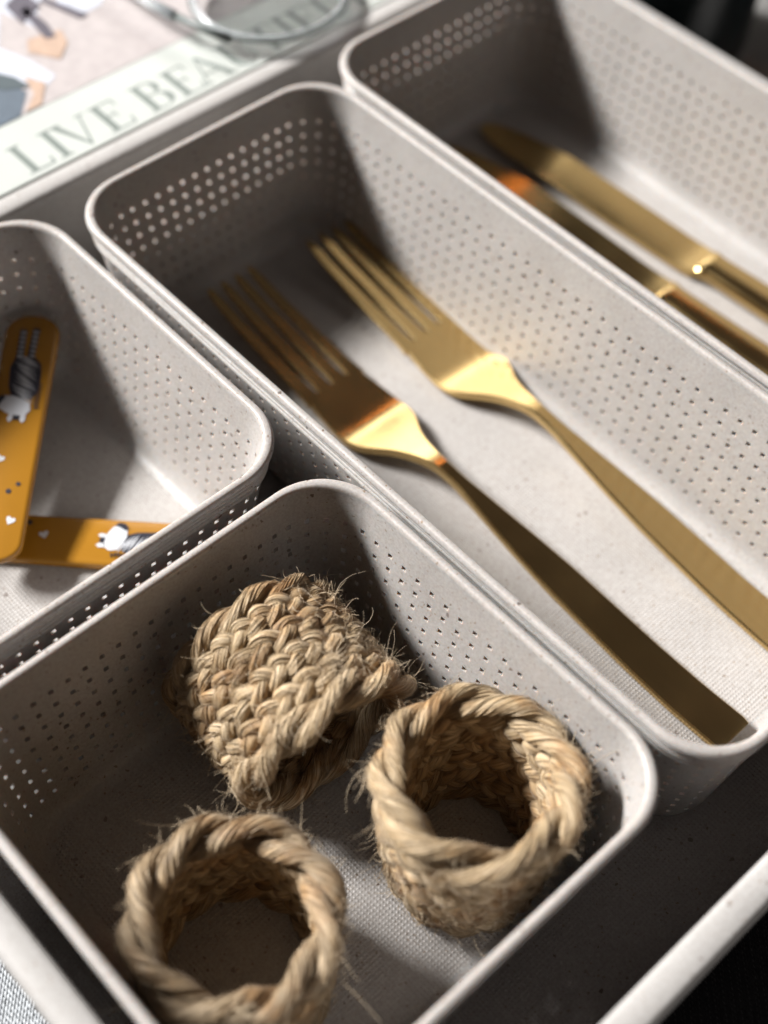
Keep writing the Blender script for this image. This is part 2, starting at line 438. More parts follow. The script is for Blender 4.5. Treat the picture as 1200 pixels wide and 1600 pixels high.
fork('gold fork on the left in the middle basket, its whole handle in view', 76.5, 34.8, math.radians(-0.4), -44.9)
fork('gold fork beside the right wall, its handle end cut off by the frame', 79.5, 67.4, math.radians(-1.5), -44.9)

def knife(label, x0, yc, rz, zf, bx, rx):
    t = thing('knife', label, 'knife', (x0 * MM, yc * MM, zf * MM), 'gold knives in the right basket')
    t.rotation_euler = (rx, 0, rz)
    W_ = [(0, .8), (2, 2.6), (6, 4.0), (14, 5.2), (30, 6.1), (60, 6.3), (84, 6.0), (89, 5.4)]
    st = []
    for i in range(46):
        x = bx * i / 45; xx = x / bx * 89
        wd = smoothtab(W_, xx) if xx > 3 else lerp(W_, xx)
        st.append((x * MM, 0.0, wd * MM, lerp([(0, .25), (20, .55), (80, .8), (89, 1.4)], xx) * MM, smoothtab([(0, 1.3), (32, 3.5), (84, 1.9), (89, 2.4)], xx) * MM))
    V, F = loft(st, flat_=True); autosmooth(mesh('blade', V, F, M_gold, t), 30)
    st = [((bx + a) * MM, 0, b * MM, c * MM, 3.4 * MM) for a, b, c in ((-.2, 5.0, 1.3), (.4, 5.4, 1.75), (3.0, 4.9, 2.15), (3.9, 4.4, 2.0))]
    V, F = loft(st, 16); autosmooth(mesh('collar', V, F, M_gold, t), 50)
    st = []
    for i in range(40):
        x = bx + 3.4 + (103 - 3.4) * i / 39; u = i / 39
        st.append((x * MM, 0, lerp([(0, 4.5), (.15, 4.6), (.5, 5.4), (.97, 5.9), (1, 5.3)], u) * MM, lerp([(0, 2.2), (.5, 2.6), (.96, 2.4), (1, 1.9)], u) * MM, lerp([(0, 3.5), (.5, 3.2), (1, 2.8)], u) * MM))
    V, F = loft(st, 16); autosmooth(mesh('handle', V, F, M_gold, t), 50)
    return t
knife('gold knife nearer the right wall, its blade tip in the far shadow', 69, 141.0, math.radians(2.6), -44.6, 85, math.radians(4.5))
knife('gold knife beside the wall shared with the middle basket, partly hidden by the rims', 68, 124.0, math.radians(1.6), -44.8, 86, math.radians(2.5))

# ------------------------------------------------------------------ mustard cutlery with zebras
M_must = simple('mustard_melamine', (0.29, 0.132, 0.012), 0.25, var=0.06, scale=40)
M_white = simple('white_print', (0.50, 0.51, 0.54), 0.3, var=0.04)
M_black = simple('black_print', (0.025, 0.025, 0.035), 0.3, var=0.1)
M_slate = simple('slate_plastic', (0.07, 0.10, 0.13), 0.4, var=0.1)
def slab(length, w0, w1, th, seg=10, end1=None):
    """rounded bar along +x, centred in y; widths at both ends; returns V,F"""
    def outline(ins):
        p = []
        a0, a1 = w0 / 2 - ins, w1 / 2 - ins
        for i in range(seg * 2 + 1):
            a = math.pi / 2 + math.pi * i / (seg * 2); p.append((w0 / 2 * .8 + a0 * math.cos(a) * .8 , a0 * math.sin(a)))
        for i in range(seg * 2 + 1):
            a = -math.pi / 2 + math.pi * i / (seg * 2); p.append((length - w1 / 2 * .8 + a1 * math.cos(a) * .8, a1 * math.sin(a)))
        return np.array(p)
    pr = [(0.5, 0), (0.12, th * .2), (0, th * .5), (0.1, th * .78), (.35, th * .93), (1.2, th)]
    n = len(outline(0)); V = np.concatenate([np.column_stack([outline(i), np.full(n, z)]) for i, z in pr]) * MM
    F = []
    for j in range(len(pr) - 1):
        for i in range(n): F.append([j * n + i, j * n + (i + 1) % n, (j + 1) * n + (i + 1) % n, (j + 1) * n + i])
    F.append(list(range(n))[::-1]); F.append([(len(pr) - 1) * n + i for i in range(n)])
    return V, F
def flat(parent, name, polys, mat, z, label=None):
    mb = MB()
    for p in polys: mb.prism([(x * MM, y * MM) for x, y in p], z * MM, (z + .08) * MM)
    return mb.build(name, mat, parent, smooth=False, label=label)
def tf(polys, ox, oy, ang, s, flip=1):
    c, sn = math.cos(ang), math.sin(ang)
    return [[(ox + (x * c - y * flip * sn) * s, oy + (x * sn + y * flip * c) * s) for x, y in p] for p in polys]
def stripe(cx, cy, ang, l, w_):
    c, s = math.cos(ang), math.sin(ang)
    return [(cx - c * l - s * w_ * .3, cy - s * l + c * w_ * .3), (cx - s * w_, cy + c * w_), (cx + c * l, cy + s * l), (cx + s * w_, cy - c * w_)]
def zebra(parent, ox, oy, ang, s, z, flip=1):
    # simple standing zebra: head towards +x, legs towards -x
    body = [[(-4, -2.6), (-1.5, -3.4), (3.2, -3.0), (5.2, -2.2), (6.4, -.4), (6.0, 2.2), (4.0, 3.3), (0, 3.4), (-2.6, 3.0), (-4.2, 1.6)],
            [(-4.0, 1.2), (-11.6, 1.6), (-11.6, .1), (-4.2, -.2)], [(-4.0, -1.0), (-11.2, -1.2), (-11.2, -2.6), (-4.0, -2.6)]]
    flat(parent, 'zebra_print', tf(body, ox, oy, ang, s, flip), M_black, z)
    st = []
    r_ = random.Random(5)
    for i in range(11):
        x = -3.6 + i * .92; st.append(stripe(x, 0.2 + .3 * math.sin(i * 2.1), math.radians(62 + 6 * math.sin(i)), 2.7, .26))
    for i in range(6):
        x = -10.6 + i * 1.2; st.append(stripe(x, .8, math.radians(80), .75, .27)); st.append(stripe(x + .3, -1.8, math.radians(95), .75, .27))
    flat(parent, 'stripes', tf(st, ox, oy, ang, s, flip), M_white, z + .09)
    head = [[(5.6, -3.6), (6.9, -4.4), (8.6, -4.2), (9.6, -2.6), (10.3, -.6), (10.0, 1.4), (8.8, 2.3), (7.0, 2.0), (6.0, .2), (5.4, -1.6)],
            [(9.8, -1.9), (11.1, -2.2), (11.8, -1.7), (11.1, -1.1), (10.0, -1.1)], [(9.9, .5), (11.2, .4), (11.9, 1.0), (11.2, 1.6), (9.9, 1.5)]]
    flat(parent, 'head_print', tf(head, ox, oy, ang, s, flip), M_white, z + .09)
    nose = [[(5.4, -3.9), (6.2, -5.1), (7.6, -5.3), (8.4, -4.5), (7.0, -3.9), (5.9, -3.2)], [(10.1, -.9), (11.2, -.9), (11.2, .3), (10.2, .3)]] + [[(k, 2.9 + .2 * math.sin(k * 5)), (k + .55, 2.9), (k + .25, 4.3)] for k in (2.2, 3.0, 3.8, 4.6, 5.4, 6.2, 7.0, 7.8)]
    flat(parent, 'muzzle_print', tf(nose, ox, oy, ang, s, flip), M_black, z + .18)
def heart(x, y, r, a=0):
    pts = [(0, -1.1), (.9, -.1), (1.05, .45), (.6, .85), (0, .5), (-.6, .85), (-1.05, .45), (-.9, -.1)]
    c, s = math.cos(a), math.sin(a); return [(x + (px * c - py * s) * r, y + (px * s + py * c) * r) for px, py in pts]
def hexa(x, y, r): return [(x + r * math.cos(k * math.pi / 3), y + r * math.sin(k * math.pi / 3)) for k in range(6)]
def cutlery_handle(label, a, b, w0, w1, th, roll=0):
    A = Vector(a) * MM; Bv = Vector(b) * MM; d = Bv - A; Ln = d.length / MM
    t = thing('cutlery_handle', label, 'cutlery', A, 'mustard zebra cutlery handles in the left basket')
    X = d.normalized(); Y = Vector((0, 0, 1)).cross(X).normalized(); Z = X.cross(Y)
    t.rotation_euler = Matrix((X, Y, Z)).transposed().to_euler()
    V, F = slab(Ln, w0, w1, th); autosmooth(mesh('handle', V, F, M_must, t), 50)
    return t, Ln
t1, L1 = cutlery_handle('mustard cutlery handle leaning on the far wall, zebra head pointing down', (66.0, -17.5, -25.5), (113.5, -64.0, -37.5), 13.5, 12.5, 2.4)
zebra(t1, 17.5, .2, 0, 1.15, 2.42, flip=1)
flat(t1, 'heart_print', [heart(41, -2.2, 1.0, 1.2), heart(55, -4.0, 1.0, 1.9), heart(57, 2.6, 1.1, 1.2)], M_white, 2.42)
flat(t1, 'dot_print', [hexa(47, -3.8, .7), hexa(49.5, 1.0, .7), hexa(51, -1.6, .6), hexa(47.5, 3.0, .6)], M_black, 2.42)
t2, L2 = cutlery_handle('mustard cutlery handle lying flat under the leaning one, near the front wall', (96.5, -64.0, -44.7), (142.0, -19.5, -44.7), 13.0, 14.0, 2.8)
zebra(t2, 46.0, -.2, math.pi, 1.08, 2.82, flip=1)
flat(t2, 'heart_print', [heart(20.5, .8, 1.1, .4), heart(12, 3, 1, .2)], M_white, 2.82)
flat(t2, 'dot_print', [hexa(16.5, 4.0, .75), hexa(13.2, 0.6, .65), hexa(14.8, -3.0, .75)], M_black, 2.82)
V, F = slab(44, 12, 15, 3); t3 = mesh('plastic_handle', V, F, M_slate); t3.location = (0.074, -0.0805, -0.0446); t3.rotation_euler = (0, 0, math.radians(6))
autosmooth(t3); tag(t3, 'slate blue plastic handle at the left edge behind the mustard ones', 'cutlery')

# ------------------------------------------------------------------ book with lettering and cover picture
M_cover = simple('book_cover', (0.43, 0.45, 0.425), 0.35, var=0.03, scale=60)
M_pages = simple('book_pages', (0.62, 0.58, 0.52), 0.8, var=0.1, scale=600)
M_ink = simple('grey_green_ink', (0.15, 0.175, 0.16), 0.5, var=0.05)
bk = thing('book', 'thick pale hardback book with grey serif title lettering lying beyond the tray', 'book', (0.0, 0.0, -0.0512))
def boxv(mb, x0, x1, y0, y1, z0, z1): mb.prism([(x0, y0), (x1, y0), (x1, y1), (x0, y1)], z0, z1)
BT = 0.0432  # top of book above its base -> z -0.008
mb = MB(); boxv(mb, -0.210, 0.0402, -0.075, 0.175, BT - .0028, BT); boxv(mb, -0.210, 0.0402, -0.075, 0.175, 0, .0028); mb.build('cover', M_cover, bk, smooth=False)
mb = MB(); boxv(mb, -0.207, 0.0375, -0.072, 0.172, .003, BT - .003); mb.build('pages', M_pages, bk, smooth=False)
def fl(name, polys, col, dz=0, rough=.4):
    mat = simple(name + '_ink', col, rough, var=0.10, scale=250)
    mb = MB()
    for p in polys: mb.prism([(x * MM, y * MM) for x, y in p], BT + dz * MM, BT + (dz + .1) * MM)
    return mb.build(name, mat, bk, smooth=False)
fl('cover_picture', [[(-170, -65), (17.5, -65), (17.5, 165), (-170, 165)]], (0.38, 0.34, 0.335), .02)
def warp(c, r, n=14, sx=1, sy=1, a=0, seed=1):
    q = random.Random(seed); out = []
    for k in range(n):
        t = 2 * math.pi * k / n; rr = r * q.uniform(.82, 1.15); x, y = rr * sx * math.cos(t), rr * sy * math.sin(t)
        out.append((c[0] + x * math.cos(a) - y * math.sin(a), c[1] + x * math.sin(a) + y * math.cos(a)))
    return out
fl('pale_cloth_print', [[(-11, 26), (-28, 38), (-46, 44), (-60, 20), (-40, -10), (-12, 12), (1, 17), (11, 27), (9, 31), (-1, 29.5)],
                        [(-12, 39), (-22, 47), (-30, 60), (-44, 62), (-40, 42), (-24, 36)], [(-9, 52), (-18, 50), (-34, 64), (-40, 80), (-24, 74), (-10, 60)]], (0.46, 0.48, 0.54), .13)
fl('denim_print', [[(17.5, 14), (17.5, -40), (-12, -40), (-10, 10), (2, 19), (10, 21)]], (0.085, 0.11, 0.14), .13)
fl('denim_shade_print', [[(-6, 17), (3, 22), (9, 23), (6, 17), (-2, 12)]], (0.06, 0.08, 0.09), .24)
fl('skin_print', [[(-9, 34), (-4, 31), (4, 36), (-1, 42), (-7, 44)], [(4, 24), (12, 22), (17, 16), (17, 21), (10, 27)]], (0.40, 0.28, 0.21), .24)
fl('dark_strap_print', [[(-6, 38.2), (-21, 40), (-22, 42.5), (-12, 42.5), (-5, 41)], [(-8, 51), (-22, 47), (-22.5, 49), (-8, 54)],
                        [(-16, 37), (-26, 38), (-30, 46), (-20, 46)], [(-27, 60), (-36, 58), (-37, 62), (-28, 64)]], (0.07, 0.06, 0.08), .35)
# title letters; u along +y (reading), v up = -x ; cap height 12 mm
def P2(u, v): return (38.4 - v, u)
def arcpoly(u0, v0, ru, rv, t, a0=-90, a1=90, n=12):
    o = [(u0 + ru * math.cos(math.radians(a0 + (a1 - a0) * k / n)), v0 + rv * math.sin(math.radians(a0 + (a1 - a0) * k / n))) for k in range(n + 1)]
    i = [(u0 + (ru - t * max(0.18, math.cos(math.radians(a0 + (a1 - a0) * k / n)))) * math.cos(math.radians(a0 + (a1 - a0) * k / n)),
          v0 + (rv - .35) * math.sin(math.radians(a0 + (a1 - a0) * k / n))) for k in range(n + 1)]
    return [[o[k], o[k + 1], i[k + 1], i[k]] for k in range(n)]
H = 12.0; TK = 1.95; TN = .55
def rc(a, b, c, d): return [(a, b), (c, b), (c, d), (a, d)]
def serif(u, v, w_=2.0): return rc(u - w_, v - .22, u + w_, v + .22)
def stem(u): return [rc(u, 0, u + TK, H), serif(u + TK / 2, .22), serif(u + TK / 2, H - .22)]
def letter(ch):
    if ch == 'I': return stem(1.0), 4.6
    if ch == 'L': return stem(1.0) + [rc(1, 0, 7.6, TN), [(7.0, 0), (7.8, 0), (8.0, 3.0), (7.6, 3.0)]], 9.2
    if ch in 'EF':
        g = stem(1.0) + [rc(1, H - TN, 7.4, H), [(6.9, H), (7.6, H), (7.7, H - 2.8), (7.3, H - 2.8)], rc(1, H / 2, 5.4, H / 2 + TN), rc(5.2, H / 2 - 1.3, 5.55, H / 2 + 1.7)]
        if ch == 'E': g += [rc(1, 0, 7.8, TN), [(7.2, 0), (7.9, 0), (8.2, 3.0), (7.8, 3.0)]]
        return g, 9.3
    if ch == 'B': return stem(1.0) + [rc(2, H - TN, 5, H), rc(2, 6.2, 5, 6.2 + TN), rc(2, 0, 5, TN)] + arcpoly(4.6, 9.1, 3.5, 2.9, 1.8) + arcpoly(4.8, 3.3, 4.2, 3.3, 2.0), 10.2
    if ch == 'V': return [[(0.2, H), (2.2, H), (5.9, 0), (5.2, 0)], [(9.0, H), (9.5, H), (5.9, 0), (5.2, 0)], serif(1.2, H - .22, 1.9), serif(9.2, H - .22, 1.5)], 10.0
    if ch == 'A': return [[(4.0, H), (5.0, H), (10.0, 0), (7.9, 0)], [(4.2, H), (4.7, H), (1.0, 0), (.5, 0)], rc(2.2, 3.8, 8.2, 3.8 + TN), serif(.8, .22, 1.5), serif(9.0, .22, 2.0)], 10.6
    if ch == 'U': return [rc(1, 3.6, 1 + TK, H), rc(8.6, 3.6, 9.0, H), serif(1.9, H - .22), serif(8.8, H - .22, 1.4)] + [[(a[1], a[0]) for a in q] for q in []] + \
            [[(4.9 + 3.95 * math.cos(math.radians(180 + 180 * k / 10)), 3.7 + 3.75 * math.sin(math.radians(180 + 180 * k / 10))),
              (4.9 + 3.95 * math.cos(math.radians(198 + 180 * k / 10)), 3.7 + 3.75 * math.sin(math.radians(198 + 180 * k / 10))),
              (5.2 + 3.4 * math.cos(math.radians(198 + 180 * k / 10)) * (.75 if k < 5 else 1), 3.7 + 3.1 * math.sin(math.radians(198 + 180 * k / 10))),
              (5.2 + 3.4 * math.cos(math.radians(180 + 180 * k / 10)) * (.75 if k < 5 else 1), 3.7 + 3.1 * math.sin(math.radians(180 + 180 * k / 10)))] for k in range(10)], 10.6
    if ch == 'T': return stem(3.8) + [rc(.4, H - TN, 9.0, H), rc(.3, H - 3, .7, H), rc(8.7, H - 3, 9.1, H)], 10.0
pos = {'L': None}
starts = [('L', 3.0), ('I', 12.6), ('V', 16.6), ('E', 28.6), ('B', 41.8), ('E', 52.2), ('A', 60.2), ('U', 71.0), ('T', 81.4), ('I', 91.6), ('F', 96.8), ('U', 105.8), ('L', 117.0)]
for k, (ch, u0) in enumerate(starts):
    g, adv = letter(ch)
    mb = MB()
    for p in g:
        q = [P2(u0 + a, b) for a, b in p]
        ar = sum(q[i][0] * q[(i + 1) % len(q)][1] - q[(i + 1) % len(q)][0] * q[i][1] for i in range(len(q)))
        if ar < 0: q = q[::-1]
        dz = .02 + .004 * (len(mb.f) % 7)
        mb.prism([(x * MM, y * MM) for x, y in q], BT - .0001, BT + dz * MM)
    mb.build('letter', M_ink, bk, smooth=False)

# ------------------------------------------------------------------ eyeglasses on the book
m, nt, P, N, L = newmat('clear_acetate'); P.inputs['Base Color'].default_value = (0.80, 0.84, 0.86, 1); P.inputs['Roughness'].default_value = 0.12
P.inputs['Transmission Weight'].default_value = 0.75; P.inputs['IOR'].default_value = 1.45; M_ac = m
m, nt, P, N, L = newmat('lens_glass'); P.inputs['Base Color'].default_value = (0.93, 0.95, 0.95, 1); P.inputs['Roughness'].default_value = 0.02
P.inputs['Transmission Weight'].default_value = 1.0; P.inputs['IOR'].default_value = 1.12; M_lens = m
M_wire = simple('dark_wire', (0.10, 0.115, 0.11), 0.45)
gl = thing('eyeglasses', 'clear framed eyeglasses lying on the end of the book title', 'eyeglasses', (0.0215, 0.1245, -0.0078))
gl.rotation_euler = (0, 0, math.radians(90))
def torus(cx, cy, cz, R_, r_, n=64, m_=10, squash=1.0):
    V = []; F = []
    for i in range(n):
        a = 2 * math.pi * i / n
        for j in range(m_):
            b = 2 * math.pi * j / m_; rr = R_ + r_ * math.cos(b)
            V.append((cx + rr * math.cos(a), cy + rr * math.sin(a) * squash, cz + r_ * math.sin(b) * 1.2))
            F.append([i * m_ + j, ((i + 1) % n) * m_ + j, ((i + 1) % n) * m_ + (j + 1) % m_, i * m_ + (j + 1) % m_])
    return V, F
def tube(pts, r_, m_=8):
    pts = [Vector(p) for p in pts]; V = []; F = []
    for i, p in enumerate(pts):
        d = (pts[min(i + 1, len(pts) - 1)] - pts[max(i - 1, 0)]).normalized(); a = d.orthogonal().normalized() if abs(d.z) > .9 else Vector((0, 0, 1)).cross(d).normalized(); b = d.cross(a)
        for j in range(m_):
            t = 2 * math.pi * j / m_; V.append(tuple(p + (a * math.cos(t) + b * math.sin(t)) * r_))
    for i in range(len(pts) - 1):
        for j in range(m_): F.append([i * m_ + j, i * m_ + (j + 1) % m_, (i + 1) * m_ + (j + 1) % m_, (i + 1) * m_ + j])
    F.append(list(range(m_))[::-1]); F.append([(len(pts) - 1) * m_ + j for j in range(m_)])
    return V, F
for sx in (-1, 1):
    V, F = torus(sx * .0282, 0, .0042, .0222, .0010, squash=.93); mesh('lens_rim', V, F, M_ac, gl)
    V, F = torus(sx * .0282, 0, .0042, .0236, .0004, squash=.93, m_=6); mesh('rim_wire', V, F, M_wire, gl)
    mb = MB(); mb.prism([(sx * .0282 + .0215 * math.cos(a * math.pi / 24), .0215 * .93 * math.sin(a * math.pi / 24)) for a in range(48)], .0038, .0046)
    mb.build('lens', M_lens, gl, smooth=False)
    V, F = tube([(sx * .0570, .006, .006), (sx * .0590, .016, .0065), (sx * .0600, .05, .006), (sx * .0595, .09, .004), (sx * .057, .135, .001)], .0015); mesh('temple', V, F, M_ac, gl)
    V, F = tube([(sx * .0505, -.010, .0044), (sx * .0535, -.005, .0055), (sx * .0572, .007, .006)], .0012); mesh('hinge', V, F, M_wire, gl)
V, F = tube([(-.0075, -.006, .0046), (-.004, -.0035, .0062), (0, -.0028, .0068), (.004, -.0035, .0062), (.0075, -.006, .0046)], .0010); mesh('bridge', V, F, M_wire, gl)

# ------------------------------------------------------------------ dark glass jar behind the tray, pale dish beyond
M_jar = simple('dark_glass', (0.010, 0.018, 0.020), 0.12, var=0.1)
def lathe(prof, n=48):
    V = []; F = []
    for r_, z in prof:
        for k in range(n): V.append((r_ * math.cos(2 * math.pi * k / n), r_ * math.sin(2 * math.pi * k / n), z))
    for j in range(len(prof) - 1):
        for k in range(n): F.append([j * n + k, j * n + (k + 1) % n, (j + 1) * n + (k + 1) % n, (j + 1) * n + k])
    F.append(list(range(n))[::-1])
    return V, F
jt = thing('jar', 'dark green glass jar standing behind the far right side of the tray', 'jar', (0.0620, 0.2270, -0.0512))
V, F = lathe([(.030, 0), (.0335, .002), (.0345, .006), (.0345, .085), (.033, .088), (.031, .088), (.030, .084), (.030, .006), (.0, .006)]); mesh('glass', V, F, M_jar, jt)
V, F = lathe([(.0355, .0885), (.0355, .104), (.034, .1055), (.0, .1055)]); mesh('lid', V, F, M_jar, jt)
M_dish = simple('cream_ceramic', (0.55, 0.54, 0.50), 0.35, var=0.05)
V, F = lathe([(.040, 0), (.075, .010), (.088, .020), (.0895, .0215), (.088, .022), (.073, .013), (.040, .004), (.0, .004)])
ds = mesh('dish', V, F, M_dish); ds.location = (0.075, 0.352, -0.0532); tag(ds, 'cream ceramic dish beyond the dark jar at the top right corner', 'dish')

# ------------------------------------------------------------------ jute napkin rings
def frames(C, closed):
    n = len(C)
    if closed: T = np.roll(C, -1, 0) - np.roll(C, 1, 0)
    else: T = np.gradient(C, axis=0)
    T /= np.linalg.norm(T, axis=1)[:, None] + 1e-12
    return T
def tubes(C, T, ref, radii, nseg, ang0=0.0, closed=True, twist=0.0, uoff=0.0, flatten=1.0):
    """C: (n,3) centre line, ref: (n,3) reference normal; radii (n,)"""
    n = len(C)
    Nn = ref - (ref * T).sum(1)[:, None] * T; Nn /= np.linalg.norm(Nn, axis=1)[:, None] + 1e-12
    Bn = np.cross(T, Nn)
    a = np.arange(nseg) * 2 * np.pi / nseg
    tw = np.linspace(0, twist, n)
    A = a[None, :] + ang0 + tw[:, None] * 0
    V = C[:, None, :] + radii[:, None, None] * (np.cos(A)[:, :, None] * Nn[:, None, :] * flatten + np.sin(A)[:, :, None] * Bn[:, None, :])
    s = np.concatenate([[0], np.cumsum(np.linalg.norm(np.diff(C, axis=0), axis=1))]) * 1000
    uv = np.zeros((n, nseg, 2)); uv[:, :, 0] = s[:, None] + uoff
    uv[:, :, 1] = (a[None, :] - tw[:, None]) / (2 * np.pi) + uoff
    i = np.arange(n if closed else n - 1)[:, None]; j = np.arange(nseg)[None, :]
    i2 = (i + 1) % n; j2 = (j + 1) % nseg
    F = np.stack([i * nseg + j, i * nseg + j2, i2 * nseg + j2, i2 * nseg + j], -1).reshape(-1, 4)
    return V.reshape(-1, 3), F, uv.reshape(-1, 2)
class Acc:
    def __init__(s): s.V = []; s.F = []; s.U = []; s.n = 0
    def add(s, V, F, U): s.V.append(V); s.F.append(F + s.n); s.U.append(U); s.n += len(V)
    def get(s): return np.concatenate(s.V), np.concatenate(s.F), np.concatenate(s.U)
def smooth_noise(n, k, amp, r_):
    x = np.linspace(0, 2 * np.pi, n, endpoint=False); y = np.zeros(n)
    for f in range(1, k + 1): y += r_.normal(0, 1) * np.cos(f * x + r_.uniform(0, 6.28)) / math.sqrt(k)
    return y * amp
def napkin_ring(label, loc, rot, R_top, R_bot, Hh, oval, seed, tufts, cord_r=2.15, cord_turn=4, pale=False, slant=0.0):
    r_ = np.random.default_rng(seed)
    t = thing('napkin_ring', label, 'napkin ring', loc, 'braided jute napkin rings in the front basket'); t.rotation_euler = rot
    n = 300; th = np.linspace(0, 2 * np.pi, n, endpoint=False)
    wob = smooth_noise(n, 3, 0.55, r_); wobz = smooth_noise(n, 3, 0.5, r_)
    surf = []
    def R_at(z): u = z / Hh; return R_bot + (R_top - R_bot) * u + 0.9 * math.sin(math.pi * u)
    def to3(theta, rad, z):
        x = rad * np.cos(theta) * oval[0]; y = rad * np.sin(theta) * oval[1]
        z = z * (1 + slant * np.cos(theta) * np.clip(z / Hh, 0, 1))
        return np.column_stack([x, y, z]) * MM
    def strand(name, rad, z, rs, nfib, mat, fib_r, lay=1.0):
        C = to3(th, rad, z); T = frames(C, True)
        ref = np.column_stack([np.cos(th), np.sin(th), np.zeros(n)])
        acc = Acc()
        rr = rs * (1 + smooth_noise(n, 20, .07, r_))
        L_ = np.linalg.norm(np.diff(C, axis=0), axis=1).sum() * 1000
        turns = round(L_ / 26) * lay
        V, F, U = tubes(C, T, ref, rr * MM * .95, 16, closed=True, twist=2 * np.pi * turns, uoff=r_.uniform(0, 50)); acc.add(V, F, U)
        Nn = ref - (ref * T).sum(1)[:, None] * T; Nn /= np.linalg.norm(Nn, axis=1)[:, None]; Bn = np.cross(T, Nn)
        for k in range(nfib):
            # a fibre bundle hugging the strand over part of its length
            m_ = int(n * r_.uniform(.22, .6)); i0 = r_.integers(0, n); idx = (i0 + np.arange(m_)) % n
            a = r_.uniform(0, 6.28) + 2 * np.pi * turns * np.arange(m_) / n + np.interp(np.arange(m_), np.linspace(0, m_, 7), r_.normal(0, .22, 7))
            fr = fib_r * r_.uniform(.55, 1.25)
            ends = np.minimum(1, np.minimum(np.arange(m_), np.arange(m_)[::-1]) / 8)
            rho = rr[idx] * .97 + np.interp(np.arange(m_), np.linspace(0, m_, 9), r_.uniform(-.14, .26, 9)) + (1 - ends) * r_.choice([-.25, -.15, .5], p=[.5, .25, .25])
            Cf = C[idx] + (np.cos(a)[:, None] * Nn[idx] + np.sin(a)[:, None] * Bn[idx]) * rho[:, None] * MM
            Tf = frames(Cf, False)
            rf = (np.cos(a)[:, None] * Nn[idx] + np.sin(a)[:, None] * Bn[idx])
            V, F, U = tubes(Cf, Tf, rf, fr * MM * (.3 + .7 * ends), 4, closed=False, uoff=r_.uniform(0, 400), flatten=.7)
            U[:, 1] = U[:, 1] * .05 + r_.uniform(0, 60)
            acc.add(V, F, U)
        V, F, U = acc.get(); mesh(name, V, F, mat, t, uv=U)
        surf.append((C, ref, rr))
    def cord(z0, name, m_, A, rs, radoff=0, mat=M_jute, nfib=84):
        for j in range(2):
            ph = m_ * th + np.pi * j + smooth_noise(n, 3, .25, np.random.default_rng(seed * 31 + int(z0)))
            rad = R_at(z0) + wob + A * np.cos(ph) + radoff; z = z0 + wobz + A * np.sin(ph)
            strand(name, rad, z, rs, nfib, mat, .125, lay=-1)
    nrow = 4; z_lo = 3.2; z_hi = Hh - 4.2
    cord(Hh - cord_r * .95, 'rim_strand', cord_turn, cord_r * .90, cord_r * .92, .2, M_jutep if pale else M_jute)
    cord(cord_r * 1.0, 'base_strand', cord_turn + 2, cord_r * .62, cord_r * .78, 0)
    hrow = (z_hi - z_lo - 1.2) / nrow
    for i in range(nrow):
        zc = z_lo + 1.0 + hrow * (i + .5); nb = 7 if i % 2 else 8; ph0 = r_.uniform(0, 6.28)
        for j in range(3):
            ph = nb * th + 2 * np.pi * j / 3 + ph0 + smooth_noise(n, 4, .35, np.random.default_rng(seed * 7 + i))
            rad = R_at(zc) + wob + 1.0 * np.sin(2 * ph) - .3; z = zc + wobz * (.4 + .6 * i / nrow) + hrow * .33 * np.sin(ph)
            strand('braid_strand', rad, z, hrow * .265 + .12, 46, M_jute, .115, lay=1 if j % 2 else -1)
    # loose fibres
    acc = Acc()
    def hair(p, d, length, curl, rad, pts=9):
        d = d / np.linalg.norm(d); q = [p]; ax = r_.normal(0, 1, 3); ax /= np.linalg.norm(ax)
        for _ in range(pts - 1):
            d = d + np.cross(ax, d) * curl + r_.normal(0, .10, 3); d /= np.linalg.norm(d); q.append(q[-1] + d * length / (pts - 1))
        C = np.array(q); T = frames(C, False); ref = np.tile(r_.normal(0, 1, 3), (pts, 1))
        V, F, U = tubes(C, T, ref, rad * MM * np.linspace(1, .45, pts), 3, closed=False); acc.add(V, F, U)
    for _ in range(1500):
        C, ref, rr = surf[r_.integers(0, len(surf)) if r_.random() > .3 else r_.integers(0, 2)]; i = r_.integers(0, n)
        tang = C[(i + 2) % n] - C[i]; tang /= np.linalg.norm(tang)
        o = ref[i] + np.array([0, 0, r_.normal(0, .8)]) ; o /= np.linalg.norm(o)
        p = C[i] + o * rr[i] * MM * .85
        long_ = r_.random()
        ln = (2.2 if long_ < .75 else (5 if long_ < .97 else 10)) * r_.uniform(.6, 1.3) * MM
        hair(p, o * r_.uniform(.25, .9) + tang * r_.normal(0, 1.0), ln, r_.normal(0, .28), .045 if long_ < .75 else .05)
    for _ in range(900):   # matted fibres lying across the braid
        C, ref, rr = surf[r_.integers(0, len(surf))]; i = r_.integers(0, n)
        tang = C[(i + 2) % n] - C[i]; tang /= np.linalg.norm(tang)
        p = C[i] + ref[i] * rr[i] * MM * r_.uniform(.9, 1.15)
        a = r_.normal(0, .8)
        hair(p, tang * math.cos(a) + np.array([0, 0, 1.0]) * math.sin(a) + ref[i] * r_.uniform(-.05, .22), r_.uniform(2.5, 6.5) * MM, r_.normal(0, .16), r_.uniform(.05, .085), 8)
    V, F, U = acc.get(); mesh('loose_fibres', V, F, M_fuzz, t, kind='stuff')
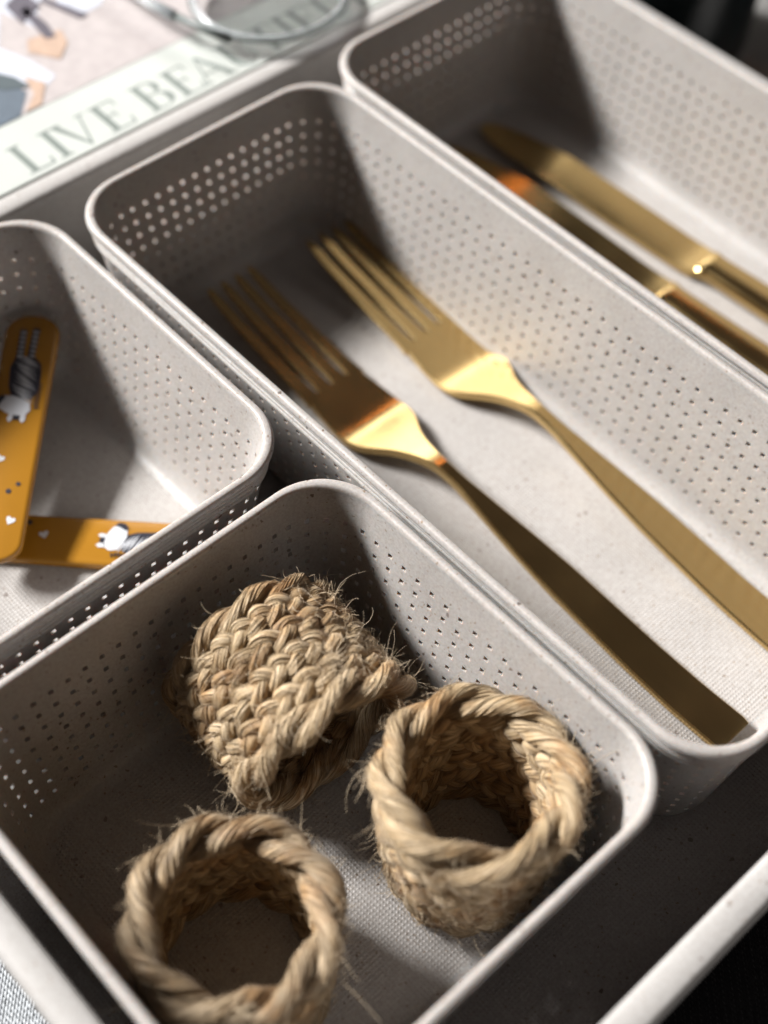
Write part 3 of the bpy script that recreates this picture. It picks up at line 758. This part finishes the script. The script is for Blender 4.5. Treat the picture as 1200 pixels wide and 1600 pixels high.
    # frayed strand ends: a fan of coarse fibres pushed out of the braid
    for (ang, z, ln, spread, dirz, nf) in tufts:
        acc = Acc()
        th0 = math.radians(ang); rad = R_at(z) + 1.4
        base = np.array([rad * math.cos(th0) * oval[0], rad * math.sin(th0) * oval[1], z]) * MM
        out = np.array([math.cos(th0), math.sin(th0), 0]); tan = np.array([-math.sin(th0), math.cos(th0), 0]); up = np.array([0, 0, 1.0])
        for _ in range(nf):
            o = base + (tan * r_.normal(0, 1.5) + up * r_.normal(0, 1.3) + out * r_.uniform(-1.6, .3)) * MM
            d = out * r_.uniform(.15, .8) + up * (dirz + r_.normal(0, spread)) + tan * r_.normal(.2, spread)
            hair(o, d, ln * r_.uniform(.45, 1.15) * MM, r_.normal(0, .14), .085, 7)
        V, F, U = acc.get(); mesh('frayed_end', V, F, M_fuzz, t, kind='stuff')
    return t
FL = -0.0448
napkin_ring('napkin ring standing upright in the near right corner, its rim facing up', (0.2335, -0.0302, FL), (0, 0, math.radians(-43)),
            18.4, 14.6, 38.5, (.97, .96), 11, [(78, 26, 5.0, .8, .1, 300), (66, 30, 4.0, .9, .3, 180), (-150, 26, 4, .7, .1, 60), (20, 12, 4, .9, 0, 80)], cord_r=2.1, cord_turn=4, slant=.10)
napkin_ring('pale napkin ring standing at the front left, partly cut off by the frame', (0.2212, -0.0800, FL), (0, math.radians(1), 1.9),
            16.8, 16.4, 29.5, (1.0, 1.0), 23, [(-150, 28, 5.5, .8, .6, 150), (10, 27, 4, .8, .2, 60)], cord_r=2.2, cord_turn=4, pale=True)
# third one lies on its side against the far wall
r1 = napkin_ring('napkin ring lying on its side against the back wall, opening turned forward', (0.1738, -0.0385, FL + .0205), (0, math.radians(88), math.radians(-5)),
            17.2, 18.0, 30.5, (.93, 1.02), 37, [(168, 24, 5, .8, .2, 200), (120, 6, 4, .7, -.3, 60)], cord_r=2.1, cord_turn=4, slant=-.05)

# a few shed fibres on the floor of the front basket
r_ = np.random.default_rng(91); acc = Acc()
for _ in range(46):
    p = np.array([r_.uniform(.178, .252), r_.uniform(-.093, -.018), FL - .0001]); a = r_.uniform(0, 6.28); c_ = r_.normal(0, .22); q = [p]
    L_ = r_.choice([2.0, 4.0, 8.0], p=[.55, .3, .15]) * MM * r_.uniform(.7, 1.3)
    for k in range(9):
        a += c_ + r_.normal(0, .08); q.append(q[-1] + np.array([math.cos(a), math.sin(a), 0]) * L_ / 9 + np.array([0, 0, .00009 * math.sin(k * .8)]))
    C = np.array(q); T = frames(C, False)
    V, F, U = tubes(C, T, np.tile([0, 0, 1.0], (10, 1)), .055 * MM * np.linspace(1, .5, 10), 3, closed=False); acc.add(V, F, U)
V, F, U = acc.get(); o = mesh('fibre_wisps', V, F, M_fuzz, None, kind='stuff')
tag(o, 'thin shed jute fibres scattered on the floor of the front basket', 'fibres')
